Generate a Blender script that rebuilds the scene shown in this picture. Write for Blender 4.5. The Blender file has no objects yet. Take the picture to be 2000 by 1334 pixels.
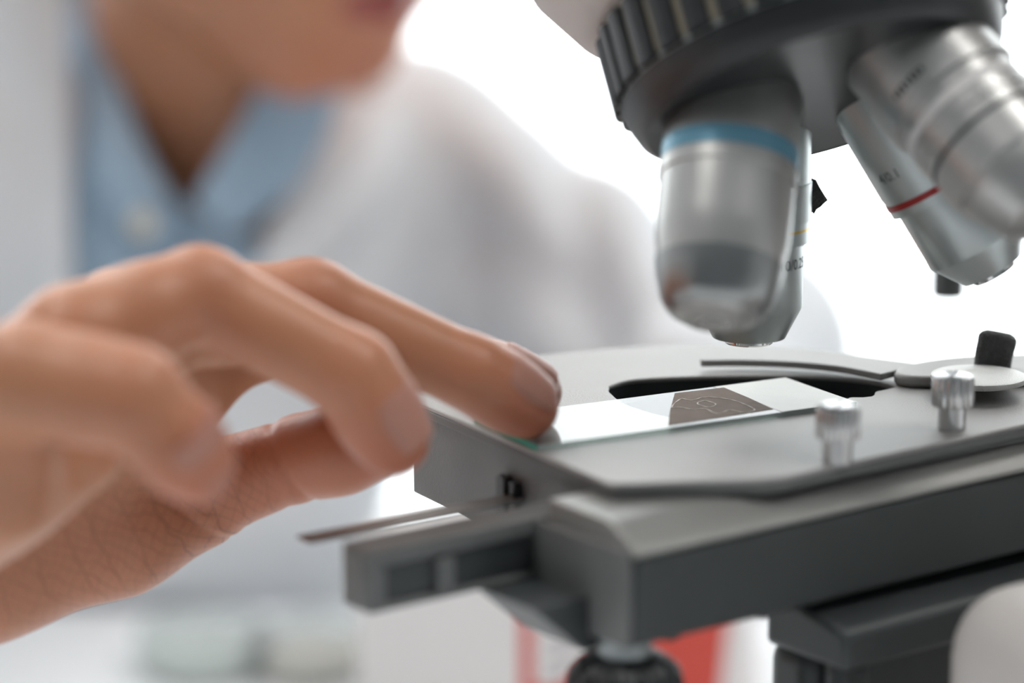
import bpy, bmesh, math, random
import numpy as np
from mathutils import Vector, Matrix

random.seed(7)
rng = np.random.default_rng(7)
scene = bpy.context.scene
col = scene.collection
R = math.radians

# ------------------------------------------------------------------ camera
# all lengths below are millimetres measured from the near right corner of the glass slide;
# ZS is the height of the slide above the floor
MM, ZS = 0.001, 0.92
CAM = np.array([-71.3, -571.8, 136.4])
ELEV = R(12.162)
FPX = 5556.0
def W(p):
    return Vector((p[0]*MM, p[1]*MM, p[2]*MM + ZS))
cd = bpy.data.cameras.new('camera')
cd.lens, cd.sensor_width = 100.0, 36.0
cd.clip_start, cd.clip_end = 0.02, 60
cd.dof.use_dof = True
cd.dof.focus_distance = 0.594
cd.dof.aperture_fstop = 5.0
cd.dof.aperture_blades = 0
co = bpy.data.objects.new('camera', cd); col.objects.link(co)
co.location = W(CAM); co.rotation_euler = (math.pi/2 - ELEV, 0, 0)
scene.camera = co

# ------------------------------------------------------------------ sky, lamps, exposure
wd = bpy.data.worlds.new('overcast'); scene.world = wd; wd.use_nodes = True
bg = wd.node_tree.nodes['Background']
bg.inputs[0].default_value = (0.95, 0.98, 1.0, 1); bg.inputs[1].default_value = 2.6
vs = scene.view_settings
vs.view_transform = 'Standard'; vs.look = 'None'; vs.gamma = 1.0; vs.exposure = 0.5
cy = scene.cycles
cy.max_bounces = 8; cy.diffuse_bounces = 4; cy.glossy_bounces = 4; cy.caustics_reflective = False; cy.caustics_refractive = False
try: vs.use_curve_mapping = False
except Exception: pass
LAMP_W = 8.0      # watts of each ceiling panel

# ------------------------------------------------------------------ helpers
fwd = np.array([0, math.cos(ELEV), -math.sin(ELEV)])
upv = np.array([0, math.sin(ELEV), math.cos(ELEV)])
rgt = np.array([1.0, 0, 0])
def pd(x, y, d):                       # place a measured point at distance d (mm)
    return CAM + (fwd + rgt*(x-1000)/FPX + upv*(667-y)/FPX)*d
def pz(x, y, z):                       # the same, on the level z
    r = fwd + rgt*(x-1000)/FPX + upv*(667-y)/FPX
    return CAM + r*(z-CAM[2])/r[2]
def nrm(v):
    v = np.asarray(v, float); return v/np.linalg.norm(v)

def tag(o, label=None, cat=None, group=None, kind=None):
    if label: o['label'] = label
    if cat: o['category'] = cat
    if group: o['group'] = group
    if kind: o['kind'] = kind
    return o
def empty(name, loc, label=None, cat=None, group=None):
    o = bpy.data.objects.new(name, None); col.objects.link(o)
    o.location = W(loc); o.empty_display_size = 0.01
    return tag(o, label, cat, group)
def world_loc(o):
    v = Vector((0, 0, 0))
    while o is not None:
        v = v + o.location; o = o.parent
    return v
def obj(name, vf, mat, parent=None, smooth=40, bevel=0, label=None, seg=2, weld=False):
    verts, faces = vf[0], vf[1]
    off = world_loc(parent) if parent else Vector((0, 0, 0))
    me = bpy.data.meshes.new(name)
    base = None
    vv = [W(p) for p in verts]
    if parent is None:
        base = Vector((sum(v.x for v in vv)/len(vv), sum(v.y for v in vv)/len(vv), min(v.z for v in vv)))
        off = base
    me.from_pydata([(v-off)[:] for v in vv], [], [tuple(int(i) for i in f) for f in faces])
    me.update()
    mats = mat if isinstance(mat, (list, tuple)) else [mat]
    for m in mats: me.materials.append(m)
    if len(vf) > 2 and vf[2] is not None:
        me.polygons.foreach_set('material_index', vf[2])
    if smooth:
        me.polygons.foreach_set('use_smooth', [True]*len(me.polygons))
        if smooth < 179: me.set_sharp_from_angle(angle=R(smooth))
    o = bpy.data.objects.new(name, me); col.objects.link(o)
    if parent: o.parent = parent
    else: o.location = base
    if bevel:
        b = o.modifiers.new('bevel', 'BEVEL'); b.width = bevel*MM; b.segments = seg
        b.limit_method = 'ANGLE'; b.angle_limit = R(35); b.harden_normals = False
    if label: o['label'] = label
    return o
def join(*parts):
    v, f, m = [], [], []
    for p in parts:
        n = len(v); v += list(p[0]); f += [tuple(i+n for i in q) for q in p[1]]
        m += list(p[2]) if len(p) > 2 and p[2] is not None else [0]*len(p[1])
    return v, f, m
def fmat(vf, i): return vf[0], vf[1], [i]*len(vf[1])
BOXF = [(0,3,2,1), (4,5,6,7), (0,1,5,4), (1,2,6,5), (2,3,7,6), (3,0,4,7)]
def box(c, s, yaw=0, M3=None):
    if M3 is None:
        a, b = math.cos(yaw), math.sin(yaw)
        M3 = np.array([[a,-b,0],[b,a,0],[0,0,1]])
    h = np.array(s, float)/2; v = []
    for z in (-1, 1):
        for x, y in ((-1,-1), (1,-1), (1,1), (-1,1)):
            v.append(np.asarray(c, float) + M3 @ (h*np.array([x,y,z])))
    return v, list(BOXF)
def frame(axis, ref=(0,-1,0)):
    a = nrm(axis); e1 = np.asarray(ref, float) - np.dot(ref, a)*a
    if np.linalg.norm(e1) < 1e-4: e1 = np.array([1.,0,0]) - a[0]*a
    e1 = nrm(e1); e2 = np.cross(a, e1)
    return a, e1, e2
def lathe(o, axis, prof, n=64, ref=(0,-1,0), closed=False, rfun=None):
    """prof: list of (radius, distance along axis)"""
    a, e1, e2 = frame(axis, ref); o = np.asarray(o, float)
    v, f = [], []
    for i, (r, s) in enumerate(prof):
        for k in range(n):
            t = 2*math.pi*k/n
            rr = r if rfun is None else rfun(r, i, t)
            v.append(o + a*s + rr*(math.cos(t)*e1 + math.sin(t)*e2))
    m = len(prof)
    for i in range(m if closed else m-1):
        j = (i+1) % m
        for k in range(n):
            l = (k+1) % n
            f.append((i*n+k, i*n+l, j*n+l, j*n+k))
    if not closed:
        f.append(tuple(range(n-1, -1, -1))); f.append(tuple((m-1)*n+k for k in range(n)))
    return v, f
def prism(poly, z0, z1):
    """poly counter-clockwise [(x,y)]; flat slab"""
    n = len(poly)
    v = [np.array([p[0],p[1],z0]) for p in poly] + [np.array([p[0],p[1],z1]) for p in poly]
    f = [tuple(range(n-1,-1,-1)), tuple(range(n,2*n))]
    f += [(i, (i+1)%n, n+(i+1)%n, n+i) for i in range(n)]
    return v, f
def catmull(pts, n=6, closed=True):
    pts = [np.asarray(p, float) for p in pts]; out = []; m = len(pts)
    rg = range(m) if closed else range(m-1)
    for i in rg:
        g = (lambda k: pts[k % m]) if closed else (lambda k: pts[min(max(k,0),m-1)])
        p0, p1, p2, p3 = g(i-1), g(i), g(i+1), g(i+2)
        for k in range(n):
            t = k/n
            out.append(0.5*((2*p1)+(-p0+p2)*t+(2*p0-5*p1+4*p2-p3)*t*t+(-p0+3*p1-3*p2+p3)*t**3))
    if not closed: out.append(pts[-1])
    return out
def slab_hole(outer, inner, z0, z1):
    bm = bmesh.new(); es = []
    for loop in (outer, inner):
        vs_ = [bm.verts.new((p[0], p[1], 0)) for p in loop]
        es += [bm.edges.new((vs_[i], vs_[(i+1) % len(vs_)])) for i in range(len(vs_))]
    bmesh.ops.triangle_fill(bm, use_beauty=True, edges=es)
    bm.verts.index_update()
    tri = []
    for fc in bm.faces:
        ids = [v.index for v in fc.verts]
        if fc.normal.z < 0 or (fc.calc_area() and ((fc.verts[1].co-fc.verts[0].co).cross(fc.verts[2].co-fc.verts[0].co)).z < 0): ids = ids[::-1]
        tri.append(ids)
    pts = [v.co.copy() for v in bm.verts]; bm.free(); n = len(pts)
    v = [np.array([p.x,p.y,z1]) for p in pts] + [np.array([p.x,p.y,z0]) for p in pts]
    f = [tuple(t) for t in tri] + [tuple(n+i for i in t[::-1]) for t in tri]
    b = 0
    for loop, sgn in ((outer, 1), (inner, 1)):
        m = len(loop)
        area = sum(loop[i][0]*loop[(i+1)%m][1]-loop[(i+1)%m][0]*loop[i][1] for i in range(m))
        flip = (area > 0) != (loop is outer)
        for i in range(m):
            p, q = b+i, b+(i+1) % m
            fc = (n+p, n+q, q, p)
            f.append(fc[::-1] if flip else fc)
        b += m
    return v, f
def sweep(path, prof_fn, n=12, cap=True):
    """tube along path; prof_fn(i, t)->(radius_a, radius_b, up)"""
    P = [np.asarray(p, float) for p in path]; v, f = [], []
    for i, p in enumerate(P):
        d = nrm(P[min(i+1,len(P)-1)] - P[max(i-1,0)])
        ra, rb, up = prof_fn(i, i/(len(P)-1))
        s = nrm(np.cross(d, up)); u = np.cross(s, d)
        for k in range(n):
            t = 2*math.pi*k/n
            v.append(p + s*ra*math.cos(t) + u*rb*math.sin(t))
    for i in range(len(P)-1):
        for k in range(n):
            l = (k+1) % n
            f.append((i*n+k, i*n+l, (i+1)*n+l, (i+1)*n+k))
    if cap:
        f.append(tuple(range(n-1,-1,-1))); f.append(tuple((len(P)-1)*n+k for k in range(n)))
    return v, f
def sheet(grid, th, out):
    """a thick sheet from a grid of points [rows][cols]; out = direction of thickness"""
    r, c = len(grid), len(grid[0]); v = []
    out = np.asarray(out, float)
    for s in (0.5, -0.5):
        for row in grid:
            for p in row: v.append(np.asarray(p, float) + out*th*s)
    f = []; N = r*c
    for i in range(r-1):
        for j in range(c-1):
            q = (i*c+j, i*c+j+1, (i+1)*c+j+1, (i+1)*c+j)
            f.append(q); f.append(tuple(N+k for k in q[::-1]))
    ring = [j for j in range(c)] + [i*c+c-1 for i in range(1,r)] + [(r-1)*c+j for j in range(c-2,-1,-1)] + [i*c for i in range(r-2,0,-1)]
    for i in range(len(ring)):
        a, b = ring[i], ring[(i+1) % len(ring)]
        f.append((b, a, N+a, N+b))
    return v, f
def text_mesh(txt, size):
    cu = bpy.data.curves.new('lettering', 'FONT'); cu.body = txt; cu.size = size; cu.align_x = 'CENTER'; cu.align_y = 'CENTER'
    cu.resolution_u = 3
    o = bpy.data.objects.new('lettering', cu); col.objects.link(o)
    dg = bpy.context.evaluated_depsgraph_get(); dg.update()
    me = bpy.data.meshes.new_from_object(o.evaluated_get(dg))
    bm = bmesh.new(); bm.from_mesh(me)
    bmesh.ops.subdivide_edges(bm, edges=[e for e in bm.edges if e.calc_length() > 0.4], cuts=2)
    v = [np.array(q.co[:]) for q in bm.verts]; bm.verts.index_update()
    f = [tuple(q.index for q in fc.verts) for fc in bm.faces]
    bm.free(); bpy.data.objects.remove(o); bpy.data.curves.remove(cu); bpy.data.meshes.remove(me)
    return v, f

# ---- signed distance shapes meshed by surface nets
class Field:
    def __init__(s, lo, hi, h):
        s.lo = np.array(lo, float); s.h = h
        s.n = np.ceil((np.array(hi)-s.lo)/h).astype(int)+1
        s.F = np.full(s.n, 60.0, np.float32)
        s.ax = [(s.lo[i] + h*np.arange(s.n[i])).astype(np.float32) for i in range(3)]
    def region(s, lo, hi):
        a = np.clip(np.floor((np.array(lo)-s.lo)/s.h).astype(int), 0, s.n)
        b = np.clip(np.ceil((np.array(hi)-s.lo)/s.h).astype(int)+1, 0, s.n)
        return tuple(slice(a[i], b[i]) for i in range(3))
    def pts(s, sl):
        return (s.ax[0][sl[0]][:,None,None], s.ax[1][sl[1]][None,:,None], s.ax[2][sl[2]][None,None,:])
    def like(s):
        o = Field.__new__(Field); o.lo, o.h, o.n, o.ax = s.lo, s.h, s.n, s.ax
        o.F = np.full(s.n, 60.0, np.float32); return o
    def cone(s, p0, r0, p1, r1, k=3.0, m=14.0, flat=None):
        p0 = np.asarray(p0, float); p1 = np.asarray(p1, float); rm = max(r0, r1)+m
        sl = s.region(np.minimum(p0,p1)-rm, np.maximum(p0,p1)+rm)
        if any(q.stop <= q.start for q in sl): return
        X, Y, Z = s.pts(sl); d = p1-p0; L2 = float(d@d)+1e-9
        if flat is not None:
            # squash the section along a direction: scale distances along it
            a, sc = nrm(flat[0]), flat[1]
        t = np.clip(((X-p0[0])*d[0]+(Y-p0[1])*d[1]+(Z-p0[2])*d[2])/L2, 0, 1)
        dx, dy, dz = X-(p0[0]+t*d[0]), Y-(p0[1]+t*d[1]), Z-(p0[2]+t*d[2])
        q = dx*dx+dy*dy+dz*dz
        if flat is not None:
            w = dx*a[0]+dy*a[1]+dz*a[2]
            q = q + w*w*(sc*sc-1)
        D = np.sqrt(q)-(r0+t*(r1-r0))
        s.smin(sl, D, k)
    def ball(s, c, r, k=3.0, m=14.0): s.cone(c, r, np.asarray(c, float)+1e-3, r, k, m)
    def ell(s, c, rad, M3=None, k=3.0, m=14.0):
        c = np.asarray(c, float); rad = np.asarray(rad, float); rm = rad.max()+m
        sl = s.region(c-rm, c+rm); X, Y, Z = s.pts(sl)
        if any(q.stop <= q.start for q in sl): return
        if M3 is None: M3 = np.eye(3)
        P = [(X-c[0])*M3[0,i]+(Y-c[1])*M3[1,i]+(Z-c[2])*M3[2,i] for i in range(3)]
        k0 = np.sqrt(sum((P[i]/rad[i])**2 for i in range(3)))
        k1 = np.sqrt(sum((P[i]/rad[i]**2)**2 for i in range(3)))+1e-6
        s.smin(sl, k0*(k0-1)/k1, k)
    def smin(s, sl, D, k):
        A = s.F[sl]
        if k <= 0: s.F[sl] = np.minimum(A, D); return
        h = np.clip(0.5+0.5*(D-A)/k, 0, 1)
        s.F[sl] = D*(1-h)+A*h-k*h*(1-h)
    def blend(s, o, k):
        h = np.clip(0.5+0.5*(o.F-s.F)/k, 0, 1)
        r = s.like(); r.F = o.F*(1-h)+s.F*h-k*h*(1-h); return r
    def mesh(s):
        F = s.F; n = s.n; S = F < 0
        c = np.zeros(tuple(n-1), np.uint8)
        for i in (0,1):
            for j in (0,1):
                for k in (0,1): c += S[i:n[0]-1+i, j:n[1]-1+j, k:n[2]-1+k]
        act = np.argwhere((c > 0) & (c < 8))
        idx = np.full(tuple(n-1), -1, np.int64); idx[tuple(act.T)] = np.arange(len(act))
        acc = np.zeros((len(act),3)); cnt = np.zeros(len(act))
        corners = [(i,j,k) for i in (0,1) for j in (0,1) for k in (0,1)]
        for a in corners:
            for ax in range(3):
                if a[ax]: continue
                b = list(a); b[ax] = 1
                fa = F[act[:,0]+a[0], act[:,1]+a[1], act[:,2]+a[2]]; fb = F[act[:,0]+b[0], act[:,1]+b[1], act[:,2]+b[2]]
                m = (fa < 0) != (fb < 0)
                t = np.where(m, fa/np.where(m, fa-fb, 1), 0)
                P = np.tile(np.array(a, float), (len(act),1)); P[:,ax] = t
                acc[m] += P[m]; cnt[m] += 1
        V = s.lo + s.h*(act + acc/cnt[:,None])
        quads = []
        for ax in range(3):
            u, w = (ax+1) % 3, (ax+2) % 3
            sl0 = [slice(1,-1)]*3; sl1 = [slice(1,-1)]*3
            sl0[ax] = slice(0,-1); sl1[ax] = slice(1,None)
            A, B = S[tuple(sl0)], S[tuple(sl1)]
            for flip, M in ((False, A & ~B), (True, ~A & B)):
                e = np.argwhere(M)
                off = np.ones(3, int); off[ax] = 0; e = e+off
                q = []
                for du, dw in ((-1,-1),(0,-1),(0,0),(-1,0)):
                    cc = e.copy(); cc[:,u] += du; cc[:,w] += dw
                    q.append(idx[tuple(cc.T)])
                q = np.stack(q, 1)
                quads.append(q[:, ::-1] if flip else q)
        Q = np.concatenate(quads); used = np.unique(Q)
        mp_ = np.full(len(V), -1); mp_[used] = np.arange(len(used))
        return V[used], mp_[Q]
def smooth_mesh(V, Q, it=2, lam=0.5):
    E = np.concatenate([Q[:,[0,1]],Q[:,[1,2]],Q[:,[2,3]],Q[:,[3,0]]])
    E = np.concatenate([E, E[:,::-1]])
    deg = np.bincount(E[:,0], minlength=len(V))[:,None]
    for i in range(it):
        A = np.stack([np.bincount(E[:,0], weights=V[E[:,1],k], minlength=len(V)) for k in range(3)], 1)/deg
        V = V+(A-V)*lam
    return V

# ------------------------------------------------------------------ materials
def mat(name, base, rough=0.5, metal=0.0, var=0.0, vscale=40, bump=0.0, bscale=200, sss=0.0, coat=0.0, aniso=0, spec=None, sheen=0):
    m = bpy.data.materials.new(name); m.use_nodes = True; nt = m.node_tree; b = nt.nodes['Principled BSDF']
    b.inputs['Base Color'].default_value = (*base, 1); b.inputs['Roughness'].default_value = rough
    b.inputs['Metallic'].default_value = metal
    if spec is not None: b.inputs['Specular IOR Level'].default_value = spec
    if coat: b.inputs['Coat Weight'].default_value = coat; b.inputs['Coat Roughness'].default_value = 0.15
    if aniso: b.inputs['Anisotropic'].default_value = aniso
    if sheen: b.inputs['Sheen Weight'].default_value = sheen
    if sss:
        b.inputs['Subsurface Weight'].default_value = sss
        b.inputs['Subsurface Radius'].default_value = (1.0, 0.35, 0.2); b.inputs['Subsurface Scale'].default_value = 0.004
    tc = nt.nodes.new('ShaderNodeTexCoord')
    if var:
        nz = nt.nodes.new('ShaderNodeTexNoise'); nz.inputs['Scale'].default_value = vscale; nz.inputs['Detail'].default_value = 4
        nt.links.new(tc.outputs['Object'], nz.inputs['Vector'])
        mx = nt.nodes.new('ShaderNodeMix'); mx.data_type = 'RGBA'; mx.blend_type = 'MIX'
        mx.inputs['A'].default_value = (*[c*(1-var) for c in base], 1); mx.inputs['B'].default_value = (*[min(1,c*(1+var)) for c in base], 1)
        nt.links.new(nz.outputs['Fac'], mx.inputs['Factor']); nt.links.new(mx.outputs['Result'], b.inputs['Base Color'])
    if bump:
        n2 = nt.nodes.new('ShaderNodeTexNoise'); n2.inputs['Scale'].default_value = bscale; n2.inputs['Detail'].default_value = 5
        nt.links.new(tc.outputs['Object'], n2.inputs['Vector'])
        bp = nt.nodes.new('ShaderNodeBump'); bp.inputs['Strength'].default_value = bump; bp.inputs['Distance'].default_value = 0.001
        nt.links.new(n2.outputs['Fac'], bp.inputs['Height']); nt.links.new(bp.outputs['Normal'], b.inputs['Normal'])
    return m
def glass_mat(name, tint, refl_ior=1.5, rough=0.0, opacity=0.0):
    """thin clear pane: tinted see-through plus mirror reflection by angle"""
    m = bpy.data.materials.new(name); m.use_nodes = True; nt = m.node_tree
    nt.nodes.remove(nt.nodes['Principled BSDF']); out = nt.nodes['Material Output']
    tr = nt.nodes.new('ShaderNodeBsdfTransparent'); tr.inputs[0].default_value = (*tint, 1)
    gl = nt.nodes.new('ShaderNodeBsdfGlossy'); gl.inputs['Roughness'].default_value = rough
    fr = nt.nodes.new('ShaderNodeFresnel'); fr.inputs['IOR'].default_value = refl_ior
    mx = nt.nodes.new('ShaderNodeMixShader')
    ge = nt.nodes.new('ShaderNodeNewGeometry'); iv = nt.nodes.new('ShaderNodeMath'); iv.operation = 'SUBTRACT'; iv.inputs[0].default_value = 1
    ml = nt.nodes.new('ShaderNodeMath'); ml.operation = 'MULTIPLY'     # reflect at the outer face only
    nt.links.new(ge.outputs['Backfacing'], iv.inputs[1]); nt.links.new(fr.outputs[0], ml.inputs[0]); nt.links.new(iv.outputs[0], ml.inputs[1])
    nt.links.new(ml.outputs[0], mx.inputs[0]); nt.links.new(tr.outputs[0], mx.inputs[1]); nt.links.new(gl.outputs[0], mx.inputs[2])
    last = mx
    if opacity:
        df = nt.nodes.new('ShaderNodeBsdfDiffuse'); df.inputs[0].default_value = (*tint, 1)
        m2 = nt.nodes.new('ShaderNodeMixShader'); m2.inputs[0].default_value = opacity
        nt.links.new(mx.outputs[0], m2.inputs[1]); nt.links.new(df.outputs[0], m2.inputs[2]); last = m2
    nt.links.new(last.outputs[0], out.inputs['Surface'])
    return m

M = {}
M['plate'] = mat('anodised_aluminium', (0.40,0.395,0.385), 0.5, 0.4, 0.06, 60, 0.25, 2600)
M['stage_side'] = mat('stage_side_grey', (0.16,0.165,0.165), 0.5, 0.2, 0.12, 90, 0.15, 1500)
M['shoulder'] = mat('stage_shoulder_grey', (0.33,0.33,0.315), 0.4, 0.5, 0.06, 60, 0.1, 1500)
M['darkpaint'] = mat('dark_grey_enamel', (0.055,0.062,0.064), 0.42, 0.1, 0.1, 60)
M['blackplastic'] = mat('black_plastic', (0.018,0.02,0.022), 0.38, 0, 0.2, 80)
M['rubber'] = mat('black_rubber', (0.085,0.087,0.084), 0.6, 0, 0.45, 900, 0.8, 1800)
M['satin'] = mat('satin_chrome', (0.50,0.50,0.49), 0.36, 0.85, 0.05, 40)
M['satin_green'] = mat('satin_nickel', (0.50,0.54,0.54), 0.36, 0.8, 0.05, 40)
M['chrome'] = mat('bright_chrome', (0.78,0.78,0.78), 0.12, 1.0)
M['steel'] = mat('brushed_steel', (0.60,0.60,0.60), 0.26, 1.0, 0.05, 80)
M['disc'] = mat('blasted_aluminium', (0.66,0.66,0.64), 0.5, 0.5, 0.05, 200, 0.35, 3000)
M['nose'] = mat('nosepiece_metal', (0.40,0.44,0.44), 0.36, 0.35, 0.05, 40)
M['ridge'] = mat('grip_rubber', (0.012,0.014,0.016), 0.42, 0, 0.2, 60)
M['groove'] = mat('grip_groove_lit', (0.30,0.265,0.20), 0.4, 0.3)  # beige base stands for light caught in the gaps between ridges
M['white_enamel'] = mat('warm_white_enamel', (0.62,0.585,0.56), 0.42, 0, 0.03, 20)
M['blue'] = mat('blue_band_paint', (0.15,0.36,0.49), 0.35, 0.2)
M['red'] = mat('red_band_paint', (0.42,0.02,0.02), 0.4)
M['gold'] = mat('gold_band', (0.65,0.45,0.12), 0.3, 0.8)
M['ink'] = mat('black_ink', (0.02,0.022,0.025), 0.6)
M['reflection_chrome'] = mat('reflection_chrome', (0.33,0.34,0.34), 0.32, 1.0)  # dark reflection on the objective tip put into the base colour
M['lens'] = mat('lens_glass', (0.01,0.012,0.02), 0.05, 0, coat=1.0)
M['hole'] = mat('stage_well_black', (0.022,0.026,0.028), 0.5)
M['slide'] = glass_mat('slide_glass', (0.97,0.985,0.98), 1.75)
M['slide_edge'] = glass_mat('slide_edge_pale', (0.84,0.97,0.93), 1.5, 0.05, 0.5)  # pale tint paints in the light that glass carries to its edge
M['slide_edge_end'] = glass_mat('slide_edge_green', (0.10,0.80,0.60), 1.5, 0.05, 0.5)
M['frost'] = mat('frosted_glass', (0.66,0.67,0.63), 0.42, 0, 0.04, 300, 0.1, 2500)
M['cover'] = glass_mat('cover_glass', (0.98,0.98,0.97), 1.5)
M['tissue'] = mat('tissue_brown', (0.30,0.21,0.16), 0.5, 0, 0.3, 300)
M['film'] = mat('mounted_tissue', (0.205,0.16,0.135), 0.6, 0, 0.25, 220, spec=0.04)
M['tissue_line'] = mat('tissue_edge', (0.62,0.58,0.50), 0.45)
M['table'] = mat('white_laminate', (0.83,0.85,0.87), 0.35, 0, 0.02, 10)
M['steel_leg'] = mat('leg_steel', (0.45,0.46,0.47), 0.4, 0.8)
M['wall_grey'] = mat('grey_wall_paint', (0.20,0.21,0.22), 0.7, 0, 0.04, 6, 0.05, 60)
M['wall'] = mat('white_wall_paint', (0.62,0.62,0.62), 0.7, 0, 0.02, 6, 0.05, 60)
M['floor'] = mat('pale_floor', (0.36,0.36,0.36), 0.45, 0, 0.06, 5)
M['ceiling'] = mat('white_ceiling', (0.82,0.82,0.82), 0.8, 0, 0.02, 5)
M['frame'] = mat('window_frame_white', (0.78,0.79,0.80), 0.4)
M['pane'] = glass_mat('window_pane', (0.97,0.98,0.98), 1.45)
M['coat'] = mat('white_coat_cotton', (0.76,0.785,0.815), 0.8, 0, 0.03, 30, 0.3, 25, sheen=0.2)
M['shirt'] = mat('blue_shirt_cotton', (0.36,0.50,0.64), 0.8, 0, 0.08, 30, 0.2, 40, sheen=0.2)
M['button'] = mat('shirt_button', (0.70,0.68,0.60), 0.3)
M['trousers'] = mat('dark_trousers', (0.05,0.055,0.07), 0.8)
M['shoe'] = mat('shoe_leather', (0.03,0.025,0.02), 0.4)
M['hair'] = mat('black_hair', (0.015,0.012,0.01), 0.45, 0, 0.3, 60, 0.8, 120)
M['lip'] = mat('lip_skin', (0.36,0.085,0.07), 0.35, 0, 0.1, 60, sss=0.2)
M['eye'] = mat('eye_white', (0.8,0.78,0.75), 0.1)
M['iris'] = mat('dark_iris', (0.03,0.015,0.01), 0.05)
M['nail'] = mat('fingernail', (0.52,0.235,0.175), 0.46, 0, 0.05, 100, sss=0.2)
M['card_white'] = mat('white_card', (0.80,0.78,0.77), 0.5)
M['card_red'] = mat('red_card', (0.62,0.055,0.03), 0.45)
M['card_grey'] = mat('grey_print', (0.45,0.44,0.46), 0.5)
M['dish'] = glass_mat('dish_plastic', (0.93,0.95,0.95), 1.4, 0.02, 0.12)
M['agar_orange'] = mat('orange_gel', (0.80,0.68,0.58), 0.3)
M['agar_green'] = mat('pale_green_gel', (0.78,0.80,0.75), 0.3)
M['lampwhite'] = mat('lamp_housing', (0.8,0.8,0.8), 0.5)

def skin_material():
    m = mat('skin', (0.52,0.27,0.17), 0.39, 0, 0, sss=0.25)
    nt = m.node_tree; b = nt.nodes['Principled BSDF']; tc = nt.nodes['Texture Coordinate']
    at = nt.nodes.new('ShaderNodeAttribute'); at.attribute_name = 'redness'
    nz = nt.nodes.new('ShaderNodeTexNoise'); nz.inputs['Scale'].default_value = 90; nz.inputs['Detail'].default_value = 5
    nt.links.new(tc.outputs['Object'], nz.inputs['Vector'])
    m1 = nt.nodes.new('ShaderNodeMix'); m1.data_type = 'RGBA'
    m1.inputs['A'].default_value = (0.49,0.212,0.112,1); m1.inputs['B'].default_value = (0.59,0.28,0.158,1)
    nt.links.new(nz.outputs['Fac'], m1.inputs['Factor'])
    m2 = nt.nodes.new('ShaderNodeMix'); m2.data_type = 'RGBA'; m2.inputs['B'].default_value = (0.52,0.15,0.085,1)
    nt.links.new(m1.outputs['Result'], m2.inputs['A']); nt.links.new(at.outputs['Fac'], m2.inputs['Factor'])
    # palm creases: two crossing families of fine wavering lines
    prev = None
    for rot_, sc_, th_ in (((0.0,0.95,0.1),130,0.975),((0.2,-0.35,0.0),165,0.982),((0.1,0.2,0.3),60,0.99)):
        mp = nt.nodes.new('ShaderNodeMapping'); mp.inputs['Rotation'].default_value = rot_
        nt.links.new(tc.outputs['Object'], mp.inputs['Vector'])
        wv_ = nt.nodes.new('ShaderNodeTexWave'); wv_.bands_direction = 'X'; wv_.inputs['Scale'].default_value = sc_; wv_.inputs['Distortion'].default_value = 9
        wv_.inputs['Detail'].default_value = 3; wv_.inputs['Detail Scale'].default_value = 0.6
        nt.links.new(mp.outputs[0], wv_.inputs['Vector'])
        rp = nt.nodes.new('ShaderNodeMapRange'); rp.inputs['From Min'].default_value = th_; rp.inputs['From Max'].default_value = 1.0
        nt.links.new(wv_.outputs['Fac'], rp.inputs['Value'])
        if prev is None: prev = rp.outputs[0]
        else:
            mm_ = nt.nodes.new('ShaderNodeMath'); mm_.operation = 'MAXIMUM'
            nt.links.new(prev, mm_.inputs[0]); nt.links.new(rp.outputs[0], mm_.inputs[1]); prev = mm_.outputs[0]
    a2 = nt.nodes.new('ShaderNodeAttribute'); a2.attribute_name = 'crease'
    mu = nt.nodes.new('ShaderNodeMath'); mu.operation = 'MULTIPLY'
    nt.links.new(prev, mu.inputs[0]); nt.links.new(a2.outputs['Fac'], mu.inputs[1])
    m3 = nt.nodes.new('ShaderNodeMix'); m3.data_type = 'RGBA'; m3.inputs['B'].default_value = (0.27,0.105,0.06,1)
    nt.links.new(m2.outputs['Result'], m3.inputs['A']); nt.links.new(mu.outputs[0], m3.inputs['Factor'])
    nt.links.new(m3.outputs['Result'], b.inputs['Base Color'])
    n4 = nt.nodes.new('ShaderNodeTexNoise'); n4.inputs['Scale'].default_value = 900; n4.inputs['Detail'].default_value = 4
    nt.links.new(tc.outputs['Object'], n4.inputs['Vector'])
    sb = nt.nodes.new('ShaderNodeMath'); sb.operation = 'MULTIPLY_ADD'; sb.inputs[1].default_value = -0.7
    nt.links.new(mu.outputs[0], sb.inputs[0]); nt.links.new(n4.outputs['Fac'], sb.inputs[2])
    bp = nt.nodes.new('ShaderNodeBump'); bp.inputs['Strength'].default_value = 0.25; bp.inputs['Distance'].default_value = 0.0006
    nt.links.new(sb.outputs[0], bp.inputs['Height']); nt.links.new(bp.outputs['Normal'], b.inputs['Normal'])
    return m
M['skin'] = skin_material()

# ------------------------------------------------------------------ the room (mm)
ZF = -ZS*1000                      # floor level
ZT = -170.0                        # table top level
X0, X1, Y0, Y1, ZC = -2600.0, 2600.0, -2600.0, 2300.0, ZF+2700
def struct(name, vf, m, label, **k):
    o = obj(name, vf, m, None, **k); o['kind'] = 'structure'; o['label'] = label; return o
struct('floor', box(((X0+X1)/2,(Y0+Y1)/2,ZF-50), (X1-X0+400, Y1-Y0+400, 100)), M['floor'], 'pale smooth laboratory floor')
struct('ceiling', box(((X0+X1)/2,(Y0+Y1)/2,ZC+50), (X1-X0+400, Y1-Y0+400, 100)), M['ceiling'], 'flat white ceiling')
struct('wall_left', box((X0-60,(Y0+Y1)/2,(ZF+ZC)/2), (120, Y1-Y0, ZC-ZF)), M['wall'], 'plain white wall at the left')
struct('wall_right', box((X1+60,(Y0+Y1)/2,(ZF+ZC)/2), (120, Y1-Y0, ZC-ZF)), M['wall'], 'plain white wall at the right')
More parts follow.
